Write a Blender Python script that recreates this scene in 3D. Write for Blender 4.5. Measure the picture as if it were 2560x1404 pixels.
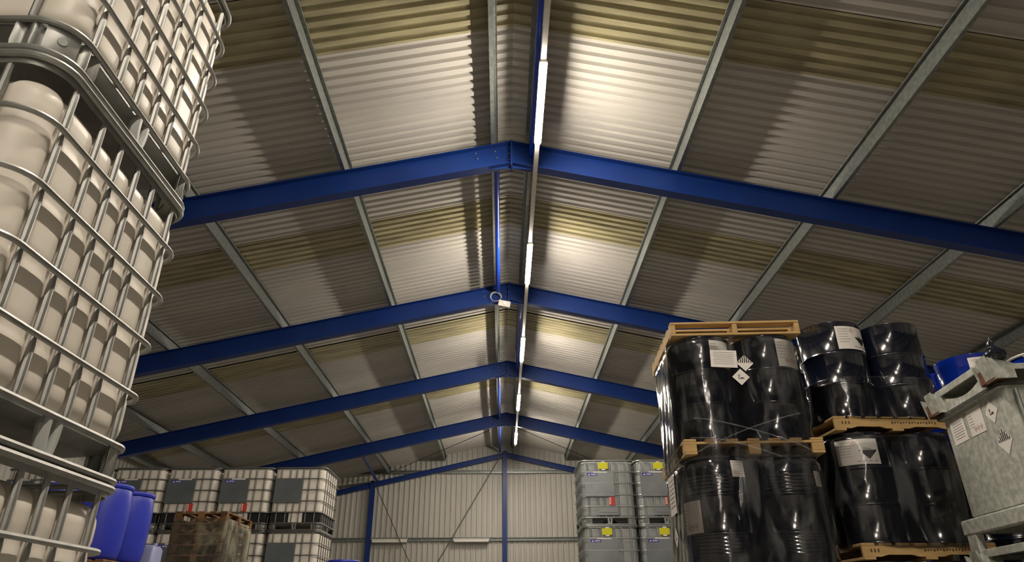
import bpy, math, random
from mathutils import Vector, Matrix
random.seed(7)
PI = math.pi
sc = bpy.context.scene
col = sc.collection
for o in list(bpy.data.objects):
    bpy.data.objects.remove(o)

# ------------------------------------------------------------------ camera, world, exposure
CAM_Z = 1.88
def setup_camera():
    f, cx, cy = 1710.0, 1280.0, 702.0
    Y = Vector((1255.0 - cx, -(1565.0 - cy), -f)).normalized()
    u = Vector((0, 1, 0)); u = (u - Y * u.dot(Y)).normalized()
    X = Y.cross(u)
    m = Matrix((X, Y, u)).to_4x4()
    m.translation = Vector((0, 0, CAM_Z))
    cam = bpy.data.cameras.new('camera'); co = bpy.data.objects.new('camera', cam); col.objects.link(co)
    cam.sensor_width = 36; cam.lens = f / 2560 * 36; cam.clip_start = .05; cam.clip_end = 200
    co.matrix_world = m; sc.camera = co
setup_camera()
w = bpy.data.worlds.new('night'); sc.world = w; w.use_nodes = True
w.node_tree.nodes['Background'].inputs[0].default_value = (.02, .025, .04, 1)
w.node_tree.nodes['Background'].inputs[1].default_value = .2
sc.view_settings.view_transform = 'Standard'; sc.view_settings.look = 'None'
sc.view_settings.gamma = 1; sc.view_settings.use_curve_mapping = False
sc.view_settings.exposure = 2.45
LAMP_STRENGTH = 78.0
LAMP_COLOR = (1.0, .90, .77)

# ------------------------------------------------------------------ materials
def mat(name, color, rough=.5, metal=0, noise=None, bump=None, spec=.5, coat=0, emit=None, sss=0):
    m = bpy.data.materials.new(name); m.use_nodes = True
    nt = m.node_tree; b = nt.nodes['Principled BSDF']
    b.inputs['Base Color'].default_value = (*color, 1); b.inputs['Roughness'].default_value = rough
    b.inputs['Metallic'].default_value = metal; b.inputs['Specular IOR Level'].default_value = spec
    b.inputs['Coat Weight'].default_value = coat; b.inputs['Coat Roughness'].default_value = .06
    if emit:
        b.inputs['Emission Color'].default_value = (*emit[0], 1); b.inputs['Emission Strength'].default_value = emit[1]
    tc = nt.nodes.new('ShaderNodeTexCoord')
    if noise:   # (scale vector, second colour, low, high, roughness amount)
        mp = nt.nodes.new('ShaderNodeMapping'); mp.inputs['Scale'].default_value = noise[0]
        nt.links.new(tc.outputs['Object'], mp.inputs['Vector'])
        nz = nt.nodes.new('ShaderNodeTexNoise'); nz.inputs['Scale'].default_value = 1; nz.inputs['Detail'].default_value = 5
        nt.links.new(mp.outputs[0], nz.inputs['Vector'])
        r = nt.nodes.new('ShaderNodeValToRGB'); r.color_ramp.elements[0].position = noise[2]; r.color_ramp.elements[1].position = noise[3]
        r.color_ramp.elements[0].color = (*color, 1); r.color_ramp.elements[1].color = (*noise[1], 1)
        nt.links.new(nz.outputs['Fac'], r.inputs[0]); nt.links.new(r.outputs[0], b.inputs['Base Color'])
    if bump:    # (scale vector, strength, distance)
        mp = nt.nodes.new('ShaderNodeMapping'); mp.inputs['Scale'].default_value = bump[0]
        nt.links.new(tc.outputs['Object'], mp.inputs['Vector'])
        nz = nt.nodes.new('ShaderNodeTexNoise'); nz.inputs['Scale'].default_value = 1; nz.inputs['Detail'].default_value = 3
        nt.links.new(mp.outputs[0], nz.inputs['Vector'])
        bp = nt.nodes.new('ShaderNodeBump'); bp.inputs['Strength'].default_value = bump[1]; bp.inputs['Distance'].default_value = bump[2]
        nt.links.new(nz.outputs['Fac'], bp.inputs['Height']); nt.links.new(bp.outputs[0], b.inputs['Normal'])
    return m

M = {}
M['sheet'] = mat('roof_sheet', (.52, .495, .445), .5, noise=((.25, 1.0, .25), (.41, .388, .355), .35, .75))
M['rooflight'] = mat('yellowed_rooflight', (.42, .38, .225), .28, noise=((1.2, 5, 1.2), (.25, .22, .135), .35, .7))
M['wall'] = mat('wall_sheet', (.50, .485, .43), .5, noise=((.5, .5, .3), (.42, .40, .35), .3, .8))
M['floor'] = mat('concrete', (.30, .285, .26), .55, noise=((.8, .8, .8), (.22, .21, .19), .3, .7))
M['blue'] = mat('blue_paint', (.005, .030, .17), .42, noise=((2, 2, 2), (.004, .024, .14), .3, .7), spec=.4)
M['blue_tube'] = mat('blue_tube_paint', (.01, .05, .45), .2)
M['galv'] = mat('galvanised', (.20, .22, .205), .45, .6, noise=((14, 14, 14), (.30, .315, .295), .35, .65))
M['galv_box'] = mat('galvanised_box', (.35, .365, .325), .45, .1, noise=((23, 23, 23), (.56, .565, .50), .40, .66), bump=((9, 9, 9), .2, .008))
M['rim_shade'] = mat('rim_shade', (.035, .032, .026), .8, noise=((20, 20, 20), (.07, .065, .05), .4, .7))  # dark brown standing in for the shadow at the container lip
M['rust'] = mat('rust', (.16, .045, .015), .8, noise=((30, 30, 30), (.07, .03, .015), .3, .7))
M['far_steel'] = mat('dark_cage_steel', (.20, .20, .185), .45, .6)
M['steel'] = mat('cage_steel', (.43, .43, .405), .46, .7, noise=((20, 20, 20), (.34, .34, .32), .35, .7))
M['plate_steel'] = mat('pallet_steel', (.42, .42, .39), .42, .6, noise=((7, 7, 7), (.28, .28, .26), .35, .7))
M['grey_steel'] = mat('dull_cage', (.48, .50, .49), .4, .7, noise=((20, 20, 20), (.38, .4, .39), .35, .7))
M['tank'] = mat('white_polyethylene', (.88, .81, .71), .38, spec=.35)
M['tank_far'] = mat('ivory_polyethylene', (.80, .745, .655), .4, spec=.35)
M['grey_tank'] = mat('grey_polyethylene', (.33, .345, .345), .4, .2, noise=((4, 4, 4), (.40, .41, .405), .3, .7))
M['slate'] = mat('slate_plate', (.10, .115, .125), .45, .1, noise=((3, 3, 3), (.13, .145, .15), .3, .7))
M['grey_plate'] = mat('grey_plate', (.36, .38, .39), .32, .5, noise=((3, 3, 3), (.28, .30, .31), .3, .7))
M['black_plastic'] = mat('black_plastic', (.008, .008, .009), .5)
M['grey_plastic'] = mat('grey_plastic', (.42, .43, .41), .4)
M['white'] = mat('white_label', (.78, .74, .69), .45)
M['white_metal'] = mat('white_enamel', (.62, .59, .53), .4)
M['ink'] = mat('ink', (.012, .012, .014), .5)
M['print'] = mat('grey_print', (.36, .34, .33), .5)
M['red'] = mat('red_print', (.60, .045, .03), .5)
M['palered'] = mat('pale_red_print', (.55, .22, .20), .5)
M['yellow'] = mat('yellow_sticker', (.72, .68, .015), .45)
M['logo'] = mat('blue_sticker', (.045, .045, .36), .45)
M['black_drum'] = mat('black_gloss_paint', (.004, .006, .014), .14, 0, spec=.8, coat=.35)
M['blue_drum'] = mat('blue_gloss_paint', (.004, .025, .30), .15, 0, spec=.6, coat=.4)
M['blue_plastic'] = mat('blue_hdpe', (.03, .045, .46), .38, noise=((3, 3, 3), (.022, .035, .40), .35, .7))
M['pale_blue'] = mat('pale_blue_plastic', (.34, .36, .58), .35)
M['wood'] = mat('pallet_wood', (.56, .37, .155), .7, noise=((3, 14, 14), (.42, .265, .10), .35, .7), bump=((5, 30, 30), .3, .004))
M['wood_old'] = mat('old_pallet_wood', (.26, .13, .045), .75, noise=((3, 9, 9), (.07, .035, .015), .35, .65))
M['stamp'] = mat('stamp_ink', (.10, .055, .03), .7)
M['lamp'] = mat('lamp_diffuser', (.9, .9, .9), .5, emit=(LAMP_COLOR, LAMP_STRENGTH))
M['cable'] = mat('cable', (.5, .5, .48), .5)
M['rod'] = mat('brace_rod', (.09, .09, .085), .5, .5)

def film_mat(name, lo, hi, scale, tint=(.7, .7, .72), rough=.1):
    m = bpy.data.materials.new(name); m.use_nodes = True
    nt = m.node_tree; nt.nodes.clear(); N = nt.nodes.new; L = nt.links.new
    out = N('ShaderNodeOutputMaterial'); tr = N('ShaderNodeBsdfTransparent'); gl = N('ShaderNodeBsdfGlossy'); df = N('ShaderNodeBsdfDiffuse')
    gl.inputs['Roughness'].default_value = rough; gl.inputs['Color'].default_value = (1, 1, 1, 1); df.inputs['Color'].default_value = (*tint, 1)
    tc = N('ShaderNodeTexCoord'); mp = N('ShaderNodeMapping'); mp.inputs['Scale'].default_value = scale
    nz = N('ShaderNodeTexNoise'); nz.inputs['Scale'].default_value = 1; nz.inputs['Detail'].default_value = 4; nz.inputs['Distortion'].default_value = .6
    L(tc.outputs['Object'], mp.inputs[0]); L(mp.outputs[0], nz.inputs['Vector'])
    r = N('ShaderNodeMapRange'); r.inputs['From Min'].default_value = .5; r.inputs['From Max'].default_value = .8
    r.inputs['To Min'].default_value = lo; r.inputs['To Max'].default_value = hi
    L(nz.outputs['Fac'], r.inputs['Value'])
    bp = N('ShaderNodeBump'); bp.inputs['Strength'].default_value = .4; bp.inputs['Distance'].default_value = .02
    L(nz.outputs['Fac'], bp.inputs['Height']); L(bp.outputs[0], gl.inputs['Normal'])
    fr = N('ShaderNodeFresnel'); fr.inputs['IOR'].default_value = 1.45; L(bp.outputs[0], fr.inputs['Normal'])
    m1 = N('ShaderNodeMixShader'); L(fr.outputs[0], m1.inputs[0]); L(tr.outputs[0], m1.inputs[1]); L(gl.outputs[0], m1.inputs[2])
    m2 = N('ShaderNodeMixShader'); L(r.outputs[0], m2.inputs[0]); L(m1.outputs[0], m2.inputs[1]); L(df.outputs[0], m2.inputs[2]); L(m2.outputs[0], out.inputs[0])
    return m
M['film'] = film_mat('stretch_film', .005, .16, (7, 7, 2.2))
M['fold'] = film_mat('film_fold', .12, .35, (9, 9, 9), rough=.25)
M['film_milky'] = film_mat('milky_stretch_film', .05, .50, (4, 4, 2), (.75, .72, .50), .3)

# ------------------------------------------------------------------ mesh builder
class MB:
    def __init__(s): s.v = []; s.f = []; s.m = []; s.mats = []; s.sm = []
    def mi(s, m):
        if m not in s.mats: s.mats.append(m)
        return s.mats.index(m)
    def add(s, vs, fs, m=None, smooth=False):
        b = len(s.v); s.v += [tuple(v) for v in vs]; k = s.mi(m)
        for f in fs: s.f.append([b + i for i in f]); s.m.append(k); s.sm.append(smooth)
    def box(s, x0, y0, z0, x1, y1, z1, m=None):
        s.add([(x0, y0, z0), (x1, y0, z0), (x1, y1, z0), (x0, y1, z0), (x0, y0, z1), (x1, y0, z1), (x1, y1, z1), (x0, y1, z1)],
              [(0, 3, 2, 1), (4, 5, 6, 7), (0, 1, 5, 4), (1, 2, 6, 5), (2, 3, 7, 6), (3, 0, 4, 7)], m); return s
    def bbox(s, x0, y0, z0, x1, y1, z1, b=.004, m=None):     # box with bevelled vertical and horizontal edges
        rings = []
        for z, d in ((z0, b), (z0 + b, 0), (z1 - b, 0), (z1, b)):
            a0, a1, c0, c1 = x0 + d, x1 - d, y0 + d, y1 - d
            rings.append([(a0 + b, c0, z), (a1 - b, c0, z), (a1, c0 + b, z), (a1, c1 - b, z), (a1 - b, c1, z), (a0 + b, c1, z), (a0, c1 - b, z), (a0, c0 + b, z)])
        s.loft(rings, True, m, caps=True); return s
    def loft(s, rings, closed=True, m=None, caps=False, smooth=False, loop=False):
        n = len(rings[0]); vs = [p for r in rings for p in r]; fs = []
        R = len(rings)
        for i in range(R if loop else R - 1):
            j = (i + 1) % R
            for k in range(n if closed else n - 1):
                l = (k + 1) % n
                fs.append((i * n + k, i * n + l, j * n + l, j * n + k))
        if caps: fs.append(tuple(range(n - 1, -1, -1))); fs.append(tuple((R - 1) * n + k for k in range(n)))
        s.add(vs, fs, m, smooth); return s
    def tube(s, path, r, n=8, closed=False, m=None, scale=None, caps=True):
        P = [Vector(p) for p in path]; rings = []; N = len(P); prev = None
        for i, p in enumerate(P):
            if closed: t = P[(i + 1) % N] - P[i - 1]
            else: t = P[min(i + 1, N - 1)] - P[max(i - 1, 0)]
            t.normalize()
            if prev is None:
                a = Vector((0, 0, 1)) if abs(t.z) < .9 else Vector((1, 0, 0))
            else: a = prev
            u = (a - t * a.dot(t)).normalized(); v = t.cross(u); prev = u
            su, sv = (1, 1) if scale is None else scale[i]
            rings.append([tuple(p + u * (r * su * math.cos(2 * PI * k / n)) + v * (r * sv * math.sin(2 * PI * k / n))) for k in range(n)])
        s.loft(rings, True, m, caps=(caps and not closed), smooth=True, loop=closed); return s
    def lathe(s, prof, n=48, c=(0, 0, 0), m=None, smooth=True):
        rings = [[(c[0] + r * math.cos(2 * PI * k / n), c[1] + r * math.sin(2 * PI * k / n), c[2] + z) for k in range(n)] for r, z in prof]
        s.loft(rings, True, m, caps=True, smooth=smooth); return s
    def build(s, name, m=None, parent=None, loc=(0, 0, 0), rz=0, auto=35):
        me = bpy.data.meshes.new(name); me.from_pydata(s.v, [], s.f)
        for q in s.mats: me.materials.append(M[q] if isinstance(q, str) else (q or M[m]))
        me.polygons.foreach_set('material_index', s.m); me.polygons.foreach_set('use_smooth', s.sm); me.update()
        if any(s.sm):
            me.set_sharp_from_angle(angle=math.radians(auto))
        o = bpy.data.objects.new(name, me); col.objects.link(o)
        o.location = loc; o.rotation_euler = (0, 0, rz)
        if parent: o.parent = parent
        return o

def tag(o, label=None, cat=None, group=None, kind=None):
    if label: o['label'] = label
    if cat: o['category'] = cat
    if group: o['group'] = group
    if kind: o['kind'] = kind
    return o
def thing(name, label, cat, loc=(0, 0, 0), rz=0, group=None):
    o = bpy.data.objects.new(name, None); col.objects.link(o); o.location = loc; o.rotation_euler = (0, 0, rz)
    o.empty_display_size = .1
    return tag(o, label, cat, group)
def dup(root, loc, rz=None, label=None, group=None, skip=()):
    def cp(o, par):
        c = o.copy(); col.objects.link(c); c.parent = par
        for ch in o.children:
            if ch.name.split('.')[0] not in skip: cp(ch, c)
        return c
    r = cp(root, None); r.location = loc
    if rz is not None: r.rotation_euler = (0, 0, rz)
    if label: r['label'] = label
    if group: r['group'] = group
    return r
ORD = ['nearest', 'second', 'third', 'fourth', 'fifth', 'sixth']

# ------------------------------------------------------------------ building shell
RX = .145; RZ = 6.74 + CAM_Z; SL = .221          # ridge x, rafter-top ridge height, roof slope
HW = 11.05; SH = .24                             # half width, purlin depth
YB, YE = -32.0, 28.95                             # rear and far wall
FR = [-31.6, -25.6, -20.7, -15.8, -10.9, -6.05, -1.2, 3.75, 8.60, 13.52, 18.45, 23.72]
def rt(x): return RZ - SL * abs(x - RX)           # rafter top height
PITCH = .163; AMP = .048
def corrugated_roof(name, side, y0, y1, m, drop=0):
    b = MB(); rows = []; y = y0; q = 0; step = PITCH / 16
    while y <= y1 + 1e-6:
        t = abs(((y - 6.46) / PITCH) % 1.0 - .5)
        q_ = min(1, max(0, (t - .14) / .10)); d = -AMP * (q_ * q_ * (3 - 2 * q_) * .93 + .07 * t * 2)
        xs = [RX + side * t for t in (0.0, HW + .1)]
        rows.append([(x, y, RZ + SH + AMP + d - drop - SL * abs(x - RX)) for x in xs]); y += step
    b.loft(rows, False, m, smooth=True)
    return tag(b.build(name, m, auto=60), kind='structure')
bands = [(.6 - 4.93 * q, 1.6 - 4.93 * q) for q in (6, 5, 4, 3, 2, 1)] + [ (.6, 1.6), (5.48, 6.46), (10.37, 11.37), (15.38, 16.38), (20.2, 21.2)]
k = 0
for side, nm in ((-1, 'ceiling'), (1, 'ceiling')):
    ys = [YB] + [v for bnd in bands for v in bnd] + [YE]
    b = MB()
    corr = []
    for i in range(0, len(ys), 2):
        o = corrugated_roof('ceiling', side, ys[i], ys[i + 1], 'sheet'); corr.append(o)
    root = corr[0]
    for o in corr[1:]:
        o.parent = root
        o.name = 'ceiling_sheet'
    for (a, c) in bands:
        k += 1; corrugated_roof('window_%d' % k, side, a, c, 'rooflight', .004)
# ridge cap seen from inside
b = MB(); b.loft([[(RX - .35, y, RZ + SH + .05 - SL * .35 + .01) , (RX, y, RZ + SH + .062), (RX + .35, y, RZ + SH + .05 - SL * .35 + .01)] for y in (YB, YE)], False, 'sheet')
tag(b.build('trim_1'), kind='structure')
# outer roof skin so the thin sheets have thickness
for side in (-1, 1):
    b = MB(); b.loft([[(RX, y, RZ + SH + .13), (RX + side * (HW + .1), y, RZ + SH + .13 - SL * (HW + .1))] for y in (YB - .05, YE + .05)], False, 'sheet')
    tag(b.build('trim_2' if side < 0 else 'trim_3'), kind='structure')
b = MB(); b.box(-HW - .2, YB - .2, -.1, HW + .5, YE + .2, 0, 'floor'); tag(b.build('floor'), kind='structure')
def cladding(name, x0, x1, fixed, axis, top):
    b = MB(); prof = [(0, 0), (.11, 0), (.135, .035), (.185, .035), (.21, 0)]
    P = .212; cols = []; x = x0
    while x < x1:
        for (u, d) in prof[:-1]:
            if x + u <= x1: cols.append((x + u, d))
        x += P
    sgn = 1
    if axis == 'y': rows = [[(u, fixed + d, 0) for u, d in cols], [(u, fixed + d, top(u)) for u, d in cols]]
    elif axis == '-y': rows = [[(u, fixed - d, 0) for u, d in cols], [(u, fixed - d, top(u)) for u, d in cols]]
    elif axis == 'x': rows = [[(fixed + d, u, 0) for u, d in cols], [(fixed + d, u, top(u)) for u, d in cols]]
    else: rows = [[(fixed - d, u, 0) for u, d in cols], [(fixed - d, u, top(u)) for u, d in cols]]
    b.loft(rows, False, 'wall'); return tag(b.build(name), kind='structure')
cladding('wall_back', RX - HW, RX + HW, YE, '-y', lambda x: rt(x) + SH)
cladding('wall_front', RX - HW, RX + HW, YB, 'y', lambda x: rt(x) + SH)
cladding('wall_left', YB, YE, RX - HW, 'x', lambda y: rt(RX - HW) + SH)
cladding('wall_right', YB, YE, RX + HW, '-x', lambda y: rt(RX + HW) + SH)

# portal frames
def rafter(b, side, y, depth, fw, x0=0.0, x1=HW - .15, m='blue'):
    ft = .014; c = depth / math.cos(math.atan(SL))
    for (lo, hi, hw_) in ((-ft, 0, fw), (-c, -c + ft, fw), (-c + ft, -ft, .006)):
        ring = []
        for t in (x0, x1):
            x = RX + side * t; z = rt(x)
            ring.append([(x, y - hw_, z + lo), (x, y + hw_, z + lo), (x, y + hw_, z + hi), (x, y - hw_, z + hi)])
        b.loft(ring, True, m, caps=True)
frame_names = ['blue steel roof frame far behind the viewer, %s' % q for q in ('against the rear wall', 'next to the rear one', 'third from rear', 'fourth from rear', 'fifth from rear')] + ['blue steel roof frame overhead behind the viewer, third back', 'blue steel roof frame overhead behind the viewer', 'blue steel roof frame just above the viewer',
               'blue steel roof frame nearest of those visible, crossing above the first lamp end', 'blue steel roof frame second from the viewer, with cable coil and white box at apex',
               'blue steel roof frame third from the viewer', 'blue steel roof frame fourth from viewer, last before end wall']
for i, y in enumerate(FR):
    t = thing('portal_frame', frame_names[i], 'roof beam', (RX, y, 0), 0, 'blue portal frames')
    for side in (-1, 1):
        b = MB(); rafter(b, side, 0, .40, .085)
        b.v = [(x - RX, yy, z) for x, yy, z in b.v]; b.build('rafter', parent=t)
        b = MB()
        xx = side * (HW - .25); h = rt(RX + xx) - .02
        b.box(xx - .2, -.09, 0, xx - .186, .09, h, 'blue'); b.box(xx + .1, -.09, 0, xx + .114, .09, h, 'blue'); b.box(xx - .186, -.006, 0, xx + .1, .006, h, 'blue')
        b.build('column', parent=t)
    b = MB()
    b.box(-.014, -.1, RZ - .47, .014, .1, RZ + .0, 'blue'); b.build('apex_plate', parent=t)
    for side in (-1, 1):
        b = MB()      # haunch deepening at the apex
        b.loft([[(side * .014, -.006, RZ - .41), (side * .014, .006, RZ - .41), (side * .014, .006, RZ - .47), (side * .014, -.006, RZ - .47)],
                [(side * .34, -.006, RZ - .41 - SL * .34), (side * .34, .006, RZ - .41 - SL * .34), (side * .34, .006, RZ - .415 - SL * .34), (side * .34, -.006, RZ - .415 - SL * .34)]], True, 'blue', caps=True)
        b.build('haunch', parent=t)
    for (bx, bz) in ((-.035, -.09), (-.035, -.2), (-.035, -.31), (-.035, -.42), (-.25, -.16), (-.22, -.28), (-.55, -.2), (-.52, -.3)):
        b = MB(); b.tube([(bx, -.006, RZ + bz), (bx, -.026, RZ + bz)], .012, 6, m='galv'); b.build('bolt', parent=t)
# gable frame: slimmer rafters and posts on the end wall
yg = 28.76
t = thing('gable_rafter', 'slim blue sloping beam along top of end wall, left slope', 'roof beam', (RX, yg, 0))
b = MB(); rafter(b, -1, 0, .20, .05); b.v = [(x - RX, yy, z - .25) for x, yy, z in b.v]; b.build('flange_beam', parent=t)
t = thing('gable_rafter', 'slim blue sloping beam along top of end wall, right slope', 'roof beam', (RX, yg, 0))
b = MB(); rafter(b, 1, 0, .20, .05); b.v = [(x - RX, yy, z - .25) for x, yy, z in b.v]; b.build('flange_beam', parent=t)
for x, lab in ((-5.27, 'blue steel post on end wall near the left bulk containers'), (.12, 'blue steel post in middle of end wall under the ridge'), (5.5, 'blue steel post on end wall behind grey bulk containers')):
    b = MB(); h = rt(x) - .2
    b.box(-.09, -.09, 0, .09, -.078, h, 'blue'); b.box(-.09, .078, 0, .09, .09, h, 'blue'); b.box(-.006, -.078, 0, .006, .078, h, 'blue')
    tag(b.build('steel_post', loc=(x, yg, 0)), lab, 'post', 'end wall posts')
# purlins (Z sections) on top of the rafters
def purlin(x, side, lab):
    b = MB(); z = rt(x); sx = side * .02
    prof = [(-.055, 0), (0, 0), (0, SH - .01), (.05, SH - .01), (.05, SH - .03), (.046, SH - .03), (.046, SH - .014), (-.004, SH - .014), (-.004, .004), (-.051, .004), (-.051, .022), (-.055, .022)]
    rings = [[(x + side * px * -1, y, z + pz - .006) for px, pz in prof] for y in (YB + .05, YE - .05)]
    for r in rings:
        pass
    b.loft(rings, True, 'galv', caps=True)
    ox = x
    b.v = [(vx - ox, vy, vz) for vx, vy, vz in b.v]
    return tag(b.build('purlin', loc=(ox, 0, 0)), lab, 'purlin', 'galvanised purlins')
for j, d in enumerate([2.52, 4.80, 7.07, 9.35]):
    purlin(RX - d, -1, 'galvanised purlin on left roof slope, %s down from the ridge' % ['first', 'second', 'third', 'fourth'][j])
    purlin(RX + d, 1, 'galvanised purlin on right roof slope, %s down from the ridge' % ['first', 'second', 'third', 'fourth'][j])
purlin(RX - .26, -1, 'galvanised purlin beside the ridge, left of it')
purlin(RX + .28, 1, 'galvanised purlin beside the ridge, right of it above the lamps')
purlin(RX - HW + .3, -1, 'galvanised eaves purlin at left wall'); purlin(RX + HW - .3, 1, 'galvanised eaves purlin at right wall')
# blue tie tubes along the ridge, bracing
def rod(name, a, c, r, m, lab, cat, group=None, n=10):
    A = Vector(a); b = MB(); b.tube([(0, 0, 0), tuple(Vector(c) - A)], r, n, m=m)
    return tag(b.build(name, loc=a), lab, cat, group)
for (x, y0, y1, lab) in ((.46, 3.76, 8.58, 'right of ridge in nearest bay, beside lamp rail'), (-.085, 8.63, 13.5, 'left of ridge in second bay'),
                         (.43, 13.55, 18.43, 'right of ridge in third bay'), (-.085, 18.48, 23.7, 'left of ridge in fourth bay'), (-.085, 23.75, 28.7, 'left of ridge in last bay by end wall')):
    rod('tie_tube', (x, y0, 6.52 + CAM_Z), (x, y1, 6.52 + CAM_Z), .045, 'blue_tube', 'blue round steel tie tube running ' + lab, 'tube', 'blue tie tubes', 16)
rod('strut', (-4.85, 23.75, 5.36 + CAM_Z), (-5.12, 28.7, 5.36 + CAM_Z), .05, 'blue', 'blue diagonal strut from last frame to end wall post', 'strut')
rod('brace_rod', (-5.22, 28.63, 5.30 + CAM_Z), (-1.45, 28.63, 0.1), .016, 'rod', 'thin dark brace rod on end wall slanting down to the right', 'brace rod', None, 6)
rod('brace_rod', (.03, 28.60, 6.45 + CAM_Z), (-4.9, 28.60, .1), .016, 'rod', 'thin dark brace rod on end wall slanting down to the left', 'brace rod', None, 6)
rod('brace_rod', (-.2, 23.8, 6.25 + CAM_Z), (-4.95, 28.6, 5.5 + CAM_Z), .013, 'rod', 'thin roof brace rod in the last bay, left slope', 'brace rod', None, 6)
rod('brace_rod', (.5, 23.8, 6.25 + CAM_Z), (5.3, 28.6, 5.45 + CAM_Z), .013, 'rod', 'thin roof brace rod in the last bay, right slope', 'brace rod', None, 6)
# girts on the end wall and strip fittings
def girt(z, lab):
    b = MB(); b.box(-HW + .1, -.075, -.07, HW - .1, -.005, -.062, 'galv'); b.box(-HW + .1, -.012, -.07, HW - .1, -.004, .07, 'galv'); b.box(-HW + .1, -.075, .062, HW - .1, -.005, .07, 'galv'); b.box(-HW + .1, -.078, .04, HW - .1, -.07, .07, 'galv')
    tag(b.build('wall_rail', loc=(RX, YE - .04, z)), lab, 'wall rail', 'end wall rails')
girt(5.72 + CAM_Z, 'galvanised rail across end wall, upper'); girt(3.10 + CAM_Z, 'galvanised rail across end wall, behind strip lights'); girt(.45 + CAM_Z, 'galvanised rail across end wall, lowest')
for x0, x1, lab in ((-5.15, -3.72, 'unlit white strip light on end wall, left one'), (-1.94, -.49, 'unlit white strip light on end wall, one near middle post')):
    t = thing('strip_light', lab, 'light fitting', ((x0 + x1) / 2, 28.72, 3.06 + CAM_Z), 0, 'unlit strip lights'); h = (x1 - x0) / 2
    b = MB(); b.bbox(-h, -.04, 0, h, .06, .05, .006, 'white_metal'); b.build('housing', parent=t)
    b = MB(); b.bbox(-h + .03, -.06, -.09, h - .03, .07, -.001, .02, 'white'); b.build('diffuser', parent=t)

# lamp run
LX = .512; LZ = 6.20 + CAM_Z
t = thing('lighting_rail', 'long white lighting rail hanging under the ridge, carrying the lamps', 'rail', (LX, 0, LZ))
b = MB(); b.bbox(-.036, -31.5, .035, .036, 26.6, .095, .006, 'white_metal'); b.build('channel', parent=t)
for y in (-30, -25.5, -21, -16.5, -12, -7.5, -3.8, .4, 4.95, 9.45, 13.9, 18.4, 22.9, 26.3):
    for s in (-1, 1):
        b = MB(); b.tube([(0, y, .09), (-.06, y + s * .15, .468)], .0035, 5, m='cable'); b.build('hanger', parent=t)
lamp0 = thing('linear_lamp', 'lit linear lamp under ridge, nearest and largest in view', 'lamp', (LX, 7.1, LZ), 0, 'lit linear lamps')
b = MB(); b.bbox(-.052, -.79, .0, .052, .79, .034, .004, 'white_metal'); b.build('housing', parent=lamp0)
b = MB()
pr = [(-.044, -.001), (-.045, -.006), (-.034, -.032), (-.016, -.046), (.016, -.046), (.034, -.032), (.045, -.006), (.044, -.001)]
b.loft([[(x, y, z) for x, z in pr] for y in (-.77, .77)], True, 'lamp', caps=True); b.build('diffuser', parent=lamp0)
for y, lab in ((11.6, 'lit linear lamp under ridge, second from the viewer'), (16.12, 'lit linear lamp under ridge, third from the viewer'), (20.65, 'lit linear lamp under ridge, fourth from the viewer'),
               (25.2, 'lit linear lamp under ridge, farthest, near end wall'), (2.58, 'lit linear lamp above the viewer'), (-1.95, 'lit linear lamp behind the viewer, nearest')) + tuple((-1.95 - 4.53 * q, 'lit linear lamp behind the viewer, %s back' % ['', 'second', 'third', 'fourth', 'fifth', 'sixth', 'seventh'][q]) for q in range(1, 7)):
    dup(lamp0, (LX, y, LZ), label=lab)
# cable coil and junction box at the second frame apex
b = MB()
for q, (rr, dz) in enumerate(((.115, 0), (.122, .008), (.108, -.01))):
    b.tube([(rr * math.cos(a * PI / 16), -.004 * q + .01 * math.sin(a * PI / 8), rr * .93 * math.sin(a * PI / 16) + dz) for a in range(32)], .0045, 6, True, 'cable')
b.tube([(0.03, 0, .1), (.05, .02, .2), (.04, .04, .3), (.02, .06, .36)], .005, 6, m='cable')
tag(b.build('cable_coil', loc=(-.13, 13.40, 6.38 + CAM_Z)), 'coil of pale cable hanging at second blue frame apex', 'cable')
t = thing('junction_box', 'small white box below the second blue frame apex', 'electrical box', (.06, 13.38, 6.19 + CAM_Z))
b = MB(); b.bbox(-.14, -.05, -.07, .12, .05, .07, .012, 'white_metal'); o = b.build('housing', parent=t); o.rotation_euler = (0, .2, 0)
b = MB(); b.tube([(0, -.05, 0), (0, -.066, 0)], .03, 12, m='white'); b.build('knob', parent=t)

# ------------------------------------------------------------------ bulk containers
def rounded(hx, hy, r, n=8, ex=0):
    pts = []
    for (cx, cy, a0) in ((hx - r, hy - r, 0), (-hx + r, hy - r, 90), (-hx + r, -hy + r, 180), (hx - r, -hy + r, 270)):
        for k in range(n + 1):
            a = math.radians(a0 + 90 * k / n); pts.append((cx + r * math.cos(a), cy + r * math.sin(a)))
    return pts
def fine_outline(hx, hy, r, step=.012):
    base = rounded(hx, hy, r, 12); out = []
    for i in range(len(base)):
        a = Vector(base[i]); c = Vector(base[(i + 1) % len(base)]); L = (c - a).length; n = max(1, int(L / step))
        for k in range(n): out.append(a + (c - a) * k / n)
    return out
VX = [-.36, -.19, -.064, .064, .19, .36]           # bars on the metre-wide sides
VY = [-.45, -.27, -.09, .09, .27, .45]                 # bars on the long sides
HZ = [.326, .533, .740, .948]
RIM = 1.155; BASE = .132
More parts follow.
